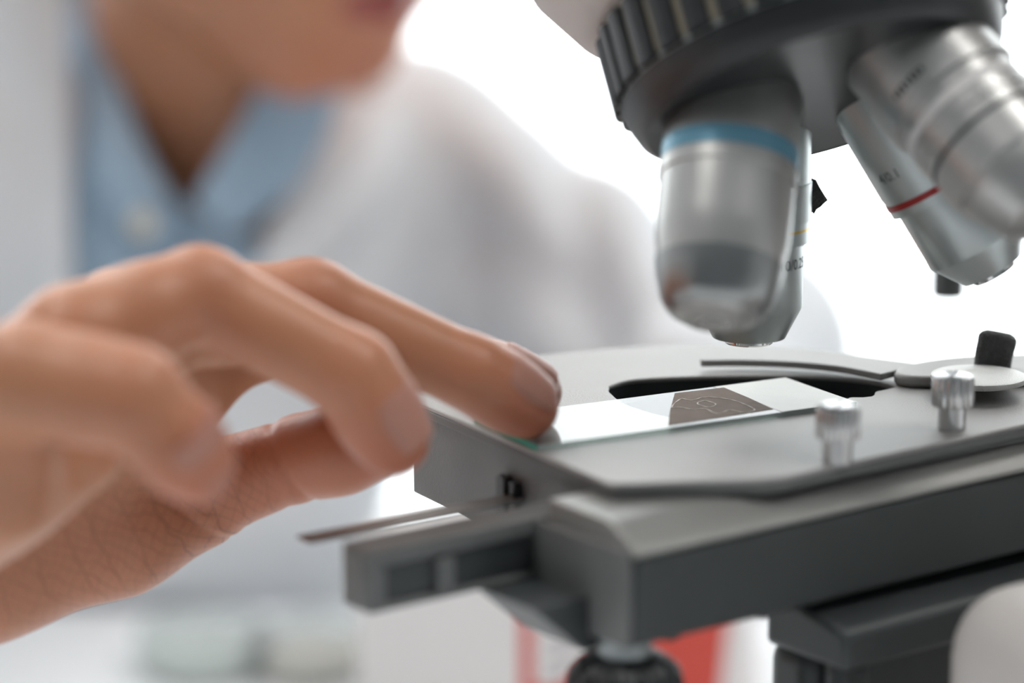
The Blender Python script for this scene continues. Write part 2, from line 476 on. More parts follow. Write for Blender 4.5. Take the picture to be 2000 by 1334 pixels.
struct('wall_front', box(((X0+X1)/2,Y0-60,(ZF+ZC)/2), (X1-X0+240, 120, ZC-ZF)), M['wall_grey'], 'plain grey wall behind the viewer')
# window wall: low parapet, head strip, full width glazing
WB, WT = ZF+180, ZC-150
struct('wall_back', join(box(((X0+X1)/2,Y1+60,(ZF+WB)/2), (X1-X0+240,120,WB-ZF)), box(((X0+X1)/2,Y1+60,(WT+ZC)/2), (X1-X0+240,120,ZC-WT))),
       M['wall'], 'white wall strips under and over the windows')
nw = 3; ww = (X1-X0)/nw
for i in range(nw):
    xa, xb = X0+i*ww, X0+(i+1)*ww; t = 55
    wn = obj('window_%d' % (i+1), join(box((xa+t/2,Y1+50,(WB+WT)/2),(t,90,WT-WB)), box((xb-t/2,Y1+50,(WB+WT)/2),(t,90,WT-WB)),
         box(((xa+xb)/2,Y1+50,WB+t/2),(xb-xa-2*t,90,t)), box(((xa+xb)/2,Y1+50,WT-t/2),(xb-xa-2*t,90,t))), M['frame'], None)
    wn['kind'] = 'structure'; wn['label'] = 'tall bright window with a white frame'
    pn = obj('pane', box(((xa+xb)/2,Y1+50,(WB+WT)/2),(xb-xa-2*t,6,WT-WB-2*t)), M['pane'], wn)
# ceiling panels
for i, (lx, ly) in enumerate(((-900,-300),(900,-300),(-900,1200),(900,1200))):
    lp = empty('ceiling_light', (lx,ly,ZC-60), ['flush white ceiling panel above the viewer at left','flush white ceiling panel above the viewer at right',
               'flush white ceiling panel near the windows at left','flush white ceiling panel near the windows at right'][i], 'ceiling light', 'ceiling light panels')
    obj('housing', join(box((lx,ly-320,ZC-30),(640,40,60)), box((lx,ly+320,ZC-30),(640,40,60)), box((lx-320,ly,ZC-30),(40,600,60)), box((lx+320,ly,ZC-30),(40,600,60))), M['lampwhite'], lp)
    ld = bpy.data.lights.new('panel_light','AREA'); ld.shape = 'SQUARE'; ld.size = 0.6; ld.energy = LAMP_W; ld.color = (1.0,0.97,0.94)
    lo = bpy.data.objects.new('panel_light', ld); col.objects.link(lo); lo.parent = lp; lo.location = (0,0,0.03)

# ------------------------------------------------------------------ table
tb = empty('lab_table', (0,-130,ZF), 'long white laminate laboratory table under the microscope', 'table')
obj('table_top', box((0,-145,ZT-15), (1900,1090,30)), M['table'], tb, bevel=3)
for sx in (-900,900):
    for sy in (-640,380): obj('leg', box((sx,sy,(ZF+ZT-30)/2), (45,45,ZT-30-ZF)), M['steel_leg'], tb, bevel=2)

# ------------------------------------------------------------------ microscope
YS = R(37.0)
su = np.array([math.cos(YS), math.sin(YS), 0]); sv = np.array([-math.sin(YS), math.cos(YS), 0])
S0 = np.array([-49.0, -79.5, 0])
def SP(u, v, z): return S0 + su*u + sv*v + np.array([0,0,z])
def sbox(u0, u1, v0, v1, z0, z1): return box(SP((u0+u1)/2,(v0+v1)/2,(z0+z1)/2), (u1-u0, v1-v0, z1-z0), YS)
BASE = (70, -10, ZT)
ms = empty('microscope', BASE, 'grey compound microscope with four objectives on a turret above a metal stage', 'microscope')

# stage plate with its well
PT = -1.05                          # top of the plate, the slide lies on it
outer = [(-93.9,11.4), (-53.6,-58.6), (-52.4,-59.6), (-25,-56.2), (-20,-54.4), (32.3,-13.2), (84,28), (108,46), (98,62), (60,52), (30,40),
         (19,43.5), (8.8,50.5), (-1,57), (-12.9,61.5), (-27,63), (-48,59.5), (-71,49), (-88,33)]
hole = catmull([(-50.5,20.9),(-46,26.6),(-38,29.3),(-26.8,30.8),(-15.7,31.2),(-4.8,30.5),(4.5,27),(10.2,21.5)], 4, False)[:-1] + \
       [np.array(p) for p in ((10.9,20.2),(6.4,16.4),(5.6,15.2),(5.2,13.0),(4.4,11.4),(2.6,10.6),(0.6,10.6))] + \
       catmull([(-0.6,10.0),(-6,2.5),(-20,-4.5),(-36,-9),(-47,3),(-50.8,16)], 4, False)
hole = [np.array([p[0],p[1]]) for p in hole]
sp = obj('stage_plate', slab_hole([np.array(p, float) for p in outer], hole, PT-1.0, PT), M['plate'], ms, smooth=30, bevel=0.3)
obj('plate_backing', slab_hole([np.array(p, float) for p in outer], [np.mean(hole,axis=0)+(p-np.mean(hole,axis=0))*1.05 for p in hole], PT-2.8, PT-1.0), M['stage_side'], ms, smooth=30, bevel=0.3)
# inside of the well: dark tapering wall and lens of the condenser below
cxy = np.mean(hole, axis=0)
wv, wf = [], []
n = len(hole)
for z, sc in ((PT-1.0,1.005),(PT-9,0.99),(PT-9,0.62),(PT-16,0.55)):
    for p in hole: wv.append(np.array([*(cxy+(p-cxy)*sc), z]))
for i in range(3):
    for k in range(n): wf.append((i*n+k, (i+1)*n+k, (i+1)*n+(k+1)%n, i*n+(k+1)%n))
wf.append(tuple(3*n+k for k in range(n)))
obj('stage_well', (wv, wf), M['hole'], ms, smooth=30)
# body under the plate
bin_ = [(-92.2,11.4),(-52.6,-57.0),(-25,-54),(32,-11.4),(80,27),(92,56),(30,38),(8,48),(-13,59),(-48,57),(-71,46),(-86.5,31)]
c0 = np.mean(np.array(bin_), axis=0)
bo = obj('stage_body', slab_hole([np.array(p, float) for p in bin_], [cxy+(p-cxy)*1.12 for p in hole], -22, PT-2.8), M['stage_side'], ms, smooth=30, bevel=2.2, seg=3)
ld_ = nrm(np.array([-53.6+93.9,-58.6-11.4,0])); ln_ = np.array([ld_[1],-ld_[0],0])*1.0
if ln_[0] > 0: ln_ = -ln_
# stop block in the left side of the body
q = pz(925, 930, -8)
q = np.array([-93.9,11.4,0]) + ld_*((q-np.array([-93.9,11.4,0]))@ld_)
ang = math.atan2(ld_[1], ld_[0])
obj('stop_block', box(q+ln_*(-0.3)+np.array([0,0,-13]), (3.4,2.2,8.5), ang), M['darkpaint'], ms, bevel=0.3)
obj('stop_block', box(q+ld_*4.2+ln_*(-0.3)+np.array([0,0,-13.2]), (2.0,1.6,8.0), ang), M['blackplastic'], ms, bevel=0.3)

# front carriage: sloped shoulder on a dark beam
sp_ = [(0,-9.8),(0,-9.0),(6,-5.0),(9,-4.3),(26,-4.2),(26,-9.8)]
shv = [SP(u,v,z) for u in (0,150) for v,z in sp_]; n6 = len(sp_)
obj('carriage_top', (shv, [tuple(range(n6)), tuple(range(2*n6-1,n6-1,-1))]+[(i,n6+i,n6+(i+1)%n6,(i+1)%n6) for i in range(n6)]), M['shoulder'], ms, bevel=0.4)
obj('carriage_beam', sbox(0,150,0.3,40,-27,-9.8), M['darkpaint'], ms, bevel=1.2)
obj('carriage_end', sbox(-1.2,0,0.6,30,-27,-8.6), M['stage_side'], ms, bevel=0.5)
# left rack bar with a groove
obj('rack_bar', join(sbox(-39,12,30,37,-20,-9.0), sbox(-39,12,28,30,-11.6,-9.0), sbox(-39,-35,28,30,-20,-11.6), sbox(-39,12,28,30,-20,-18.6)), M['stage_side'], ms, bevel=0.6)
obj('rack_cover', sbox(-39,12,28,37,-9.0,-8.3), M['stage_side'], ms, bevel=0.3)
obj('rack_strip', sbox(-37,12,29.2,30.05,-18.6,-11.6), M['darkpaint'], ms)
obj('rack_clamp', sbox(-24,-20,27.6,30.5,-18.9,-12.2), M['stage_side'], ms, bevel=0.4)
obj('guide_blade', sbox(-36,26,52,57,-13.0,-12.2), M['shoulder'], ms, bevel=0.3)
# gusset below the carriage end, screw heads under the beam
g = [(-26,0),( 4,0),(4,-17),(-3,-17)]
gv = [SP(-14,31,-19.6),SP(2,31,-19.6),SP(2,31,-30),SP(-2,31,-30), SP(-14,12,-19.6),SP(2,12,-19.6),SP(2,12,-30),SP(-2,12,-30)]
obj('gusset', (gv, [(3,2,1,0),(4,5,6,7),(0,1,5,4),(1,2,6,5),(2,3,7,6),(3,0,4,7)]), M['darkpaint'], ms, bevel=0.5)
for u in (13.0, 36.0):
    obj('screw_head', lathe(SP(u,6,-27), (0,0,-1), [(2.6,-0.5),(2.6,0.8),(2.0,1.7),(0.8,2.0)], 24), M['darkpaint'], ms)
# coaxial drive knobs hanging under the left end of the carriage
K0 = SP(5.5, 9.5, 0)
obj('drive_shaft', lathe(K0, (0,0,-1), [(5.0,24),(5.0,32),(4.2,32.5),(4.2,62)], 40), M['nose'], ms)
fl = lambda r, i, t: r*(1+0.05*math.cos(14*t)) if 0 < i < 5 else r
obj('drive_knob', lathe(K0, (0,0,-1), [(5.2,31),(8.2,32.2),(10.2,34.5),(10.8,37),(10.8,50),(9.6,52)], 112, rfun=fl), M['blackplastic'], ms, smooth=30)
obj('drive_knob', lathe(K0, (0,0,-1), [(7,53),(12.5,54),(13.2,56),(13.2,68),(12,70)], 112, rfun=fl), M['blackplastic'], ms, smooth=30)
# lower slideway, bracket and focusing block
lv = [SP(46,-7,-31), SP(150,-7,-31), SP(150,16,-26.9), SP(46,16,-26.9), SP(46,-7,-39), SP(150,-7,-39), SP(150,16,-39), SP(46,16,-39)]
obj('slideway', (lv, [(0,1,2,3),(7,6,5,4),(4,5,1,0),(5,6,2,1),(6,7,3,2),(7,4,0,3)]), M['darkpaint'], ms, bevel=1.6, seg=3)
obj('stage_bracket', sbox(49,100,6,19,-134,-39), M['darkpaint'], ms, bevel=4, seg=4)
obj('bracket_rib', sbox(51,60,-1,6,-90,-39), M['darkpaint'], ms, bevel=3, seg=3)
fb = pd(2010, 1290, 505)
def superbox(c, s, yaw, r):
    v, f = box(c, s, yaw); return v, f
obj('focus_housing', box(fb+np.array([32,20,-29]), (74,60,70), R(24)), M['white_enamel'], ms, bevel=14, seg=6)

fh = fb+np.array([32,20,-29]); fa_ = np.array([125.0,18,-72])
obj('focus_neck', lathe(fh, fa_-fh, [(22,0),(22,float(np.linalg.norm(fa_-fh)))], 40), M['white_enamel'], ms)
# specimen holder: thumbscrews, curved arm, pivot with washer and lever
def thumbscrew(x, y, z0):
    kn = lambda r, i, t: r*(1+0.035*math.cos(20*t)) if 2 <= i <= 5 else r
    pr = [(2.9,0),(2.9,4.6),(4.0,4.9),(4.15,5.3),(4.15,10.4),(3.9,10.9),(3.1,11.3),(0.6,11.3)]
    s_ = obj('thumbscrew', lathe((x,y,z0), (0,0,1), pr, 120, rfun=kn), M['steel'], ms, smooth=35)
    obj('slot_line', box((x,y,z0+11.32),(5.6,0.5,0.12), R(70)), M['darkpaint'], s_)
thumbscrew(-9.0,-43.6,PT); thumbscrew(17.0,-17.2,PT)
# pivot base
pb = [pz(1752,756,0.2),pz(1762,745,0.8),pz(1790,736,1.4),pz(1835,727,1.6),pz(1900,722,1.6)]
pbf = catmull([(10.6,22.6),(12.8,28.5),(19,34.5),(28,39),(40,41),(60,43),(62,30),(48,22),(36,19.8),(26,18.8),(18,18.2),(12.6,19.2)], 4)
obj('pivot_base', prism([(p[0],p[1]) for p in pbf], PT, 1.6), M['plate'], ms, smooth=30, bevel=0.9, seg=3)
PV = pz(1912, 733, 3.2)
pw = obj('pivot_washer', lathe((PV[0],PV[1],1.6), (0,0,1), [(8.2,0),(8.2,0.5),(10.0,0.6),(10.1,0.9),(10.0,1.6),(9.7,1.75),(3.6,2.15),(3.0,1.95),(0.5,1.95)], 72), M['disc'], ms, smooth=35)
lpd = pz(1938,722,1.6); lpd = float((lpd-CAM)@fwd)
lp0 = pd(1938,722,lpd); lp1 = pd(1941,695,lpd); lp2 = pd(1947,670,lpd); lp3 = pd(1951,648,lpd)
pth = catmull([lp0,lp1,lp2,lp3], 4, False)
def lf(i, t):
    w = 4.3+0.5*t+ (0 if t < 0.75 else -1.9*((t-0.75)/0.25)**2)
    return w, 2.5+0.2*t-(0 if t < 0.75 else 1.3*((t-0.75)/0.25)**2), np.array([0.35,-0.94,0])
obj('lever_cap', sweep(pth, lf, 24), M['rubber'], ms, smooth=60, label='black rubber lever cap')
obj('lever_pin', lathe((lp0[0],lp0[1],PT), (0,0,1), [(1.6,0),(1.6,lp0[2]-PT+1)], 20), M['steel'], ms)
# curved specimen arm
ap = catmull([(9.8,23.5),(1.5,30.8),(-9,35.2),(-21,36.6),(-30,35.4)], 6, False)
g_ = []
for i, p in enumerate(ap):
    d = nrm(np.append(ap[min(i+1,len(ap)-1)]-ap[max(i-1,0)], 0)); s_ = np.array([-d[1], d[0], 0]); t = i/(len(ap)-1)
    w = 5.0*(1-t)**0.7+1.3
    c = np.append(p, 0.75)
    g_.append([c-s_*w/2, c, c+s_*w/2])
obj('specimen_arm', sheet(g_, 1.5, (0,0,1)), M['steel'] if False else M['plate'], ms, smooth=30, bevel=0.2)

# ---- turret and objectives
AX = np.array([-22.1, 6.3, 0])
AL, PH, LL = R(22.9), R(55), 96.0
TIPZ = 11.6
O = AX + np.array([0,0,TIPZ+LL])
tax = np.array([math.sin(AL)*math.cos(PH), -math.sin(AL)*math.sin(PH), -math.cos(AL)])
def rot(v, k, a):
    k = nrm(k); return v*math.cos(a)+np.cross(k,v)*math.sin(a)+k*np.dot(k,v)*(1-math.cos(a))
a0 = np.array([0,0,-1.0])
dirs = [rot(a0, tax, R(90)*k) for k in range(4)]
dirs = sorted(dirs[1:], key=lambda d: d[1])        # most towards the viewer first
opp = [d for d in dirs if np.dot(d, a0) == min(np.dot(q_, a0) for q_ in dirs)][0]
rest = [d for d in dirs if d is not opp]
dblue = min(rest, key=lambda d: d[0]); dred = max(rest, key=lambda d: d[0])
QD = 46.0
tring = nrm(tax + np.array([0.03,-0.17,0.0]))      # axis of the grip ring
opp = nrm(opp + np.array([0.15,0.02,0.05]))
prof = [(34,20),(37.4,24),(38.6,40),(36.6,47),(34.5,48.4),(32.6,47.4),(31.0,42.0),(28.5,39.6)] + [(QD*math.sin(R(a)), QD*math.cos(R(a))) for a in (34,30,26,22,16,10,5,1)]
obj('nosepiece', lathe(O, tring, prof, 96), M['nose'], ms, smooth=40)
gr = obj('grip_ring', lathe(O, tring, [(36.3,25.5),(38.8,26),(38.9,39.5),(38.2,41.0),(37.0,41.2)], 128), M['groove'], ms, smooth=40)
obj('ring_skirt', lathe(O, tring, [(37.0,41.4),(38.8,41.5),(38.0,44.5),(36.9,47.4),(35.2,48.7),(34.6,48.5)], 96), M['blackplastic'], ms, smooth=40)
NR = 34
a_, e1_, e2_ = frame(tring)
for k in range(NR):
    t = 2*math.pi*k/NR; half = math.pi/NR*0.78
    vv = []
    for s_, r_ in ((27.0,39.9),(41.0,39.9)):
        for q_ in (-1,-0.33,0.33,1):
            vv.append(O+a_*s_+(38.6)*(math.cos(t+half*q_)*e1_+math.sin(t+half*q_)*e2_))
        for q_ in (-1,-0.33,0.33,1):
            vv.append(O+a_*s_+(r_+(0.35 if abs(q_)<0.5 else 0))*(math.cos(t+half*q_*0.86)*e1_+math.sin(t+half*q_*0.86)*e2_))
    ff = []
    for j in range(3): ff.append((4+j,5+j,13+j,12+j))
    ff += [(0,4,12,8),(7,3,11,15),(0,1,2,3,7,6,5,4),(8,12,13,14,15,11,10,9)]
    obj('grip_ridge', (vv, ff), M['ridge'], gr, smooth=50)
mount = [(40,-22),(53,-18),(53,0),(50,12),(44,22),(39,25.6),(28,25.6)]
obj('turret_mount', lathe(O, tring, mount, 96), M['white_enamel'], ms, smooth=40)

def ring(T, a, r, s0, s1, m, par, name='colour_band', n=72):
    return obj(name, lathe(T, -a, [(r-0.3,s0),(r,s0+0.05),(r,s1-0.05),(r-0.3,s1)], n), m, par, smooth=40)
def on_barrel(T, a, vf, r, ang, s, flip=1):
    """wrap flat lettering round the barrel; ang from the side facing the viewer towards the right"""
    ax_, f1, f2 = frame(a)
    if f2[0] < 0: f2 = -f2
    out = []
    for p in vf[0]:
        t = ang + p[0]/r
        out.append(T - a*(s+p[1]) + (r+0.04)*(math.cos(t)*f1+math.sin(t)*f2))
    return out, vf[1]
def objective(a, prof, m, label, length=LL):
    T = O + a*length
    return obj('objective', lathe(T, -a, prof, 96), m, ms, smooth=32, label=label), T
# the one in use, upright over the well
p10 = [(5.2,0.9),(7.6,1.3),(10.7,7.4),(11.0,8.0),(11.0,21.4),(12.1,21.6),(12.1,47),(11.4,48),(11.4,54)]
o10, T10 = objective(a0, p10, M['satin_green'], 'upright satin objective over the stage well')
obj('front_lens_ring', lathe(T10, -a0, [(2.2,0.5),(3.4,0.1),(4.9,0),(5.3,0.35),(5.3,1.1),(4.8,1.1)], 64), M['chrome'], o10, smooth=35)
obj('front_lens', lathe(T10, -a0, [(0.3,0.25),(1.4,0.32),(2.3,0.5),(2.3,0.9)], 32), M['lens'], o10)
ring(T10, a0, 12.16, 24.3, 24.9, M['gold'], o10)
ring(T10, a0, 12.4, 26.2, 34.0, M['satin_green'], o10, 'barrel_collar')
vt = on_barrel(T10, a0, text_mesh('10/0.25', 3.1), 11.0, R(52), 17.6)
obj('lettering', vt, M['ink'], o10, smooth=0, label='black lettering 10/0.25')
# black torn scrap of tape sticking out of the collar
tp = [(0,-3.6),(0.2,3.6),(1.2,3.2),(1.9,1.8),(2.9,0.2),(3.7,-1.0),(3.0,-1.5),(2.2,-2.3),(1.4,-2.9),(0.9,-3.9),(0.5,-3.5)]
tpb = T10+np.array([12.3,2,30.6])
tv = []
for dy in (-0.2,0.2):
    for x, z in tp: tv.append(tpb+np.array([x,dy+0.25*math.sin(x*2),z]))
nn = len(tp)
obj('tape_scrap', (tv, [tuple(range(nn-1,-1,-1))[::-1], tuple(range(2*nn-1,nn-1,-1))]+[(i,nn+i,nn+(i+1)%nn,(i+1)%nn) for i in range(nn)]), M['rubber'], o10, smooth=0, label='torn black scrap of tape')
# red banded one, leaning to the right
p4 = [(4.6,0.8),(6.6,1.2),(10.4,7.0),(10.7,7.6),(10.7,20.4),(11.9,20.6),(11.9,24),(12.1,25),(12.1,47),(11.4,48),(11.4,54)]
o4, T4 = objective(dred, p4, M['satin_green'], 'satin objective with a thin red band', 94.6)
obj('front_lens_ring', lathe(T4, -dred, [(2.2,0.5),(3.4,0.1),(4.5,0),(4.8,0.35),(4.8,1.1)], 64), M['chrome'], o4, smooth=35)
ring(T4, dred, 12.05, 22.2, 23.6, M['red'], o4)
vt = on_barrel(T4, dred, text_mesh('4/0.1', 3.0), 12.1, R(-46), 29.5)
obj('lettering', vt, M['ink'], o4, smooth=0, label='small black lettering')
# blue banded one, leaning towards the viewer
p40 = [(5.0,0),(6.2,0.2),(8.0,1.2),(9.4,2.6),(10.4,4.2),(11.6,8.6),(12.2,12),(12.9,16),(13.1,19),(13.1,28.6),(13.5,28.8),(13.5,31.4),(13.3,31.6),(13.3,47),(12.6,48.6),(11.9,49.2),(11.9,56)]
o40, T40 = objective(dblue, p40, M['satin'], 'large satin objective with a pale blue band', 96.0)
ring(T40, dblue, 13.42, 31.8, 35.6, M['blue'], o40, label if False else 'colour_band')
obj('dark_reflection_sleeve', lathe(T40, -dblue, [(8.6,1.5),(9.8,2.6),(10.8,4.2),(12.0,8.6),(12.5,11.6),(12.2,11.8)], 96), M['reflection_chrome'], o40, smooth=32)  # added sleeve; its darker metal stands for a dark reflection on the cone
obj('front_lens_ring', lathe(T40, -dblue, [(1.2,0.2),(2.6,-0.2),(3.7,-0.1),(4.0,0.4)], 48), M['steel'], o40)
# the far right one, leaning both ways
p100 = [(3.2,0),(4.0,0.4),(5,2),(9.4,3.4),(11.0,8.0),(12.0,11),(12.0,13),(13.0,13.4),(13.0,24),(13.4,24.2),(13.4,26.4),(13.0,26.6),(13.0,32),(14.0,32.3),(14.0,40),(13.4,40.4),(13.4,48),(12.4,49.4),(12,56)]
o100, T100 = objective(opp, p100, M['satin'], 'satin objective leaning out to the right in front', 97.0)
ring(T100, opp, 13.1, 27.6, 29.4, M['card_white'], o100)
ring(T100, opp, 13.1, 20.5, 21.6, M['darkpaint'], o100)
mk = []
for i in range(7): mk.append(box((0.9*(i-3)*1.35, 0, 0), (0.75, 1.5 if i % 3 else 1.1, 0.02)))
mk = join(*mk)
obj('lettering', on_barrel(T100, opp, (mk[0], mk[1]), 14.0, R(-20), 35.6), M['ink'], o100, smooth=0, label='faint worn lettering')

# head, arm and base
LPp = pd(1851,580,700)
obj('limit_post', lathe(LPp, (0,0,1), [(3.6,0),(4.1,0.6),(4.1,60),(4.1,90)], 32), M['darkpaint'], ms)
hd = O - tax*26
obj('head', box(np.array([45,8,166]), (190,96,62), R(8)), M['white_enamel'], ms, bevel=16, seg=5)
obj('arm', join(box((128,20,8),(54,84,292), R(8))), M['white_enamel'], ms, bevel=14, seg=5)
obj('foot', box((72,10,-152.4),(190,150,35.2), R(8)), M['white_enamel'], ms, bevel=9, seg=4)
obj('stage_carrier', box((92,30,-40),(40,60,60), R(8)), M['darkpaint'], ms, bevel=4)
ep = np.array([-10, 40, 182])
ed = nrm((-0.35, 0.55, 0.75))
obj('eyepiece_tube', lathe(np.array([40,20,190]), ed, [(17,0),(17,55),(15,57),(15,80)], 48), M['white_enamel'], ms)
obj('eyepiece', lathe(np.array([40,20,190])+ed*78, ed, [(16,0),(17.5,3),(17.5,22),(15,26),(12,26),(11,22)], 48), M['blackplastic'], ms)
for sgn in (-1, 1):
    obj('focus_knob', lathe(np.array([128,20+sgn*42,-100]), (0,sgn,0), [(8,-2),(8,6),(19,7),(20,9),(20,24),(18,26)], 72, ref=(1,0,0), rfun=lambda r, i, t: r*(1+0.02*math.cos(24*t)) if 2<=i<=4 else r), M['blackplastic'], ms)

# ------------------------------------------------------------------ glass slide
PSI = R(28.9)
lx = np.array([math.cos(PSI), math.sin(PSI), 0]); ly = np.array([-math.sin(PSI), math.cos(PSI), 0])
B0 = np.array([0.1, 1.6, 0.0])
def SL(a, b, z): return B0 - lx*a + ly*b + np.array([0,0,z])      # a from the right end, b from the near edge
def slbox(a0_, a1_, b0, b1, z0, z1): return box(SL((a0_+a1_)/2,(b0+b1)/2,(z0+z1)/2), (a1_-a0_, b1-b0, z1-z0), PSI)
gs = empty('glass_slide', SL(38,13,-1.05), 'clear glass specimen slide with a green edge and frosted end under the fingertips', 'slide')
bv, bf = slbox(0,76,0,26,-1.05,0)
bo_ = obj('slide_glass', (bv, bf, [0,0,1,1,1,2]), [M['slide'], M['slide_edge'], M['slide_edge_end']], gs, smooth=0)
obj('frosted_end', slbox(0.15,18.5,0.15,25.85,0.005,0.06), M['frost'], gs, smooth=0, label='pale frosted writing end')
fm = [pz(x, y, 0.03) for x, y in ((1318,768),(1414,757),(1462,777),(1510,799),(1410,815),(1305,831),(1309,800))]
fv = [p+np.array([0,0,dz]) for dz in (-0.025,0.04) for p in fm]; nn = len(fm)
obj('mounted_section', (fv, [tuple(range(nn-1,-1,-1)), tuple(range(nn,2*nn))]+[(i,(i+1)%nn,nn+(i+1)%nn,nn+i) for i in range(nn)]), M['film'], gs, smooth=0, label='brownish mounted tissue section')
for loop in ([(1312,795),(1330,780),(1352,783),(1372,775),(1400,777),(1430,781),(1458,792),(1474,800),(1455,806),(1430,802),(1405,808),(1380,798),(1355,800),(1335,796)],
             [(1362,788),(1380,783),(1400,790),(1382,796)]):
    lpth = catmull([pz(x+rng.normal(0,2),y+rng.normal(0,1),0.12) for x,y in loop], 6)
    lpth.append(lpth[0])
    obj('tissue_outline', sweep(lpth, lambda i, t: (0.10+0.06*math.sin(i*1.7), 0.05, np.array([0,0,1.0])), 6), M['tissue_line'], gs)


# ------------------------------------------------------------------ the right hand (built here, joined to the person below)
J = {}
def jd(k, *q): J[k] = [(pd(x, y, d), r) for x, y, d, r in q]
# knuckle, middle joint, end joint, tip : measured x, y, distance, radius
jd('index',  (352,695,562,10.0), (628,612,567,8.2), (958,733,571,6.6), (1043,767,573,5.7))
jd('middle', (242,640,537,10.3), (607,592,548,8.3), (928,731,553,7.2), (1030,795,557,6.25))
jd('ring',   (145,668,511,9.9), (392,572,520,8.4), (690,732,523,8.0), (766,858,526,7.0))
jd('little', (48,738,486,9.3),   (256,776,482,8.7), (340,858,484,7.6), (388,915,487,6.0))
jd('thumb',  (-40,1062,566,18.5), (380,965,580,9.9), (592,893,574,8.3), (735,868,565,6.9))
WR = pd(-420, 1070, 560)            # wrist
FA = pd(-1150, 1010, 760)          # mid forearm
allp = np.array([p for v in J.values() for p, r in v]+[WR])
hf = Field(allp.min(0)-26, allp.max(0)+18, 0.85)
palm = hf
for k, r0 in (('index',13),('middle',13.5),('ring',12.5),('little',10.5)):
    palm.cone(WR, 17, J[k][0][0], J[k][0][1]-0.6, 7.0)
    if k in ('index','middle'): palm.cone(WR*0.45+J[k][0][0]*0.55+np.array([0,0,-4]), r0, J[k][0][0]+np.array([0,0,-3]), J[k][0][1]-0.5, 9.0)
# heel of the hand below the little finger, ball of the thumb
palm.cone(pd(-260,1000,532), 21, pd(-30,905,504), 14.0, 9.0)
palm.cone(pd(-30,915,504), 14.0, pd(10,850,500), 8.5, 7.0)
palm.cone(pd(-70,975,514), 13, pd(165,893,512), 6.5, 7.0)
palm.cone(WR, 22, J['thumb'][0][0], 17.5, 12.0)
palm.cone(J['thumb'][0][0], 17.6, pd(225,1020,574), 13.5, 9.0)
palm.cone(pd(225,1020,574), 13.5, J['thumb'][1][0], J['thumb'][1][1], 8.0)
palm.cone(pd(60,900,560), 14, J['index'][0][0], 8.5, 10.0)
# web between thumb and index finger
palm.cone(pd(150,930,568), 11, pd(330,800,566), 7.5, 9.0)
palm.cone(WR, 22, FA, 30, 12.0)
tot = None
def fingerfield(k, kk=3.0):
    f_ = palm.like(); q = J[k]
    for i in range(3):
        f_.cone(q[i][0], q[i][1], q[i+1][0], q[i+1][1], kk)
    return f_
for k in ('index','middle','ring','little','thumb'):
    f_ = fingerfield(k)
    q = J[k]
    if k != 'thumb':
        # flesh between joints, pad of the fingertip
        m_ = q[0][0]*0.45+q[1][0]*0.55; f_.ball(m_, (q[0][1]+q[1][1])/2-0.2, 4)
        f_.ball(q[3][0]*0.55+q[2][0]*0.45, q[3][1]+0.75, 4)
    else:
        f_.ball(q[3][0]*0.5+q[2][0]*0.5, q[3][1]+1.4, 5)
    b_ = palm.blend(f_, 5.0)
    if tot is None: tot = b_
    else: tot.F = np.minimum(tot.F, b_.F)
# creases cut across the joints of thumb and fingers
def crease(p, axis, depth, w, rad):
    sl = tot.region(p-rad, p+rad); X, Y, Z = tot.pts(sl); a = nrm(axis)
    d = (X-p[0])*a[0]+(Y-p[1])*a[1]+(Z-p[2])*a[2]
    r2 = (X-p[0])**2+(Y-p[1])**2+(Z-p[2])**2
    tot.F[sl] += depth*np.exp(-(d/w)**2)*np.clip(1-r2/rad**2, 0, 1)
tq = J['thumb']
crease(tq[2][0]*0.93+tq[1][0]*0.07, tq[2][0]-tq[1][0]+np.array([2,0,6]), 0.9, 0.7, 15)
crease(tq[2][0]*0.80+tq[1][0]*0.20, tq[2][0]-tq[1][0]+np.array([4,0,-3]), 0.6, 0.6, 14)
crease(tq[1][0]*0.92+tq[2][0]*0.08, tq[2][0]-tq[1][0]+np.array([-3,0,4]), 1.1, 0.7, 17)
crease(tq[1][0]*0.80+tq[2][0]*0.20, tq[2][0]-tq[1][0]+np.array([0,0,9]), 0.5, 0.6, 14)
for k in ('index','middle','ring','little'):
    q = J[k]
    for i in (1,2):
        ax_ = q[i+1][0]-q[i-1][0]
        for e_ in (-1.8,0.2,2.0): crease(q[i][0]+nrm(ax_)*e_, ax_, 0.28, 0.55, q[i][1]*1.8)
HV, HQ = tot.mesh()
HV = smooth_mesh(HV, HQ, 2, 0.5)
# colouring data: redder tips and joints, creased palm side of the thumb
def near(V, p, r): return np.exp(-((V-p)**2).sum(1)/r**2)
h_red = np.zeros(len(HV)); h_cr = np.zeros(len(HV))
for k, q in J.items():
    h_red = np.maximum(h_red, 0.85*near(HV, q[3][0], 13))
    h_red = np.maximum(h_red, 0.35*near(HV, q[2][0], 10))
    h_red = np.maximum(h_red, 0.35*near(HV, q[1][0], 11))
ta = tq[1][0]; tb_ = tq[0][0]
t_ = np.clip(((HV-ta)@(tb_-ta))/((tb_-ta)@(tb_-ta)), 0, 1)
dth = np.linalg.norm(HV-(ta+t_[:,None]*(tb_-ta)), axis=1)
h_cr = np.exp(-(dth/22)**4)
t2 = np.clip(((HV-tq[1][0])@(tq[3][0]-tq[1][0]))/((tq[3][0]-tq[1][0])@(tq[3][0]-tq[1][0])), 0, 1)
dt2 = np.linalg.norm(HV-(tq[1][0]+t2[:,None]*(tq[3][0]-tq[1][0])), axis=1)
h_red = np.maximum(h_red, 0.55*np.exp(-(dt2/12)**4)); h_red = np.maximum(h_red, 0.4*h_cr)

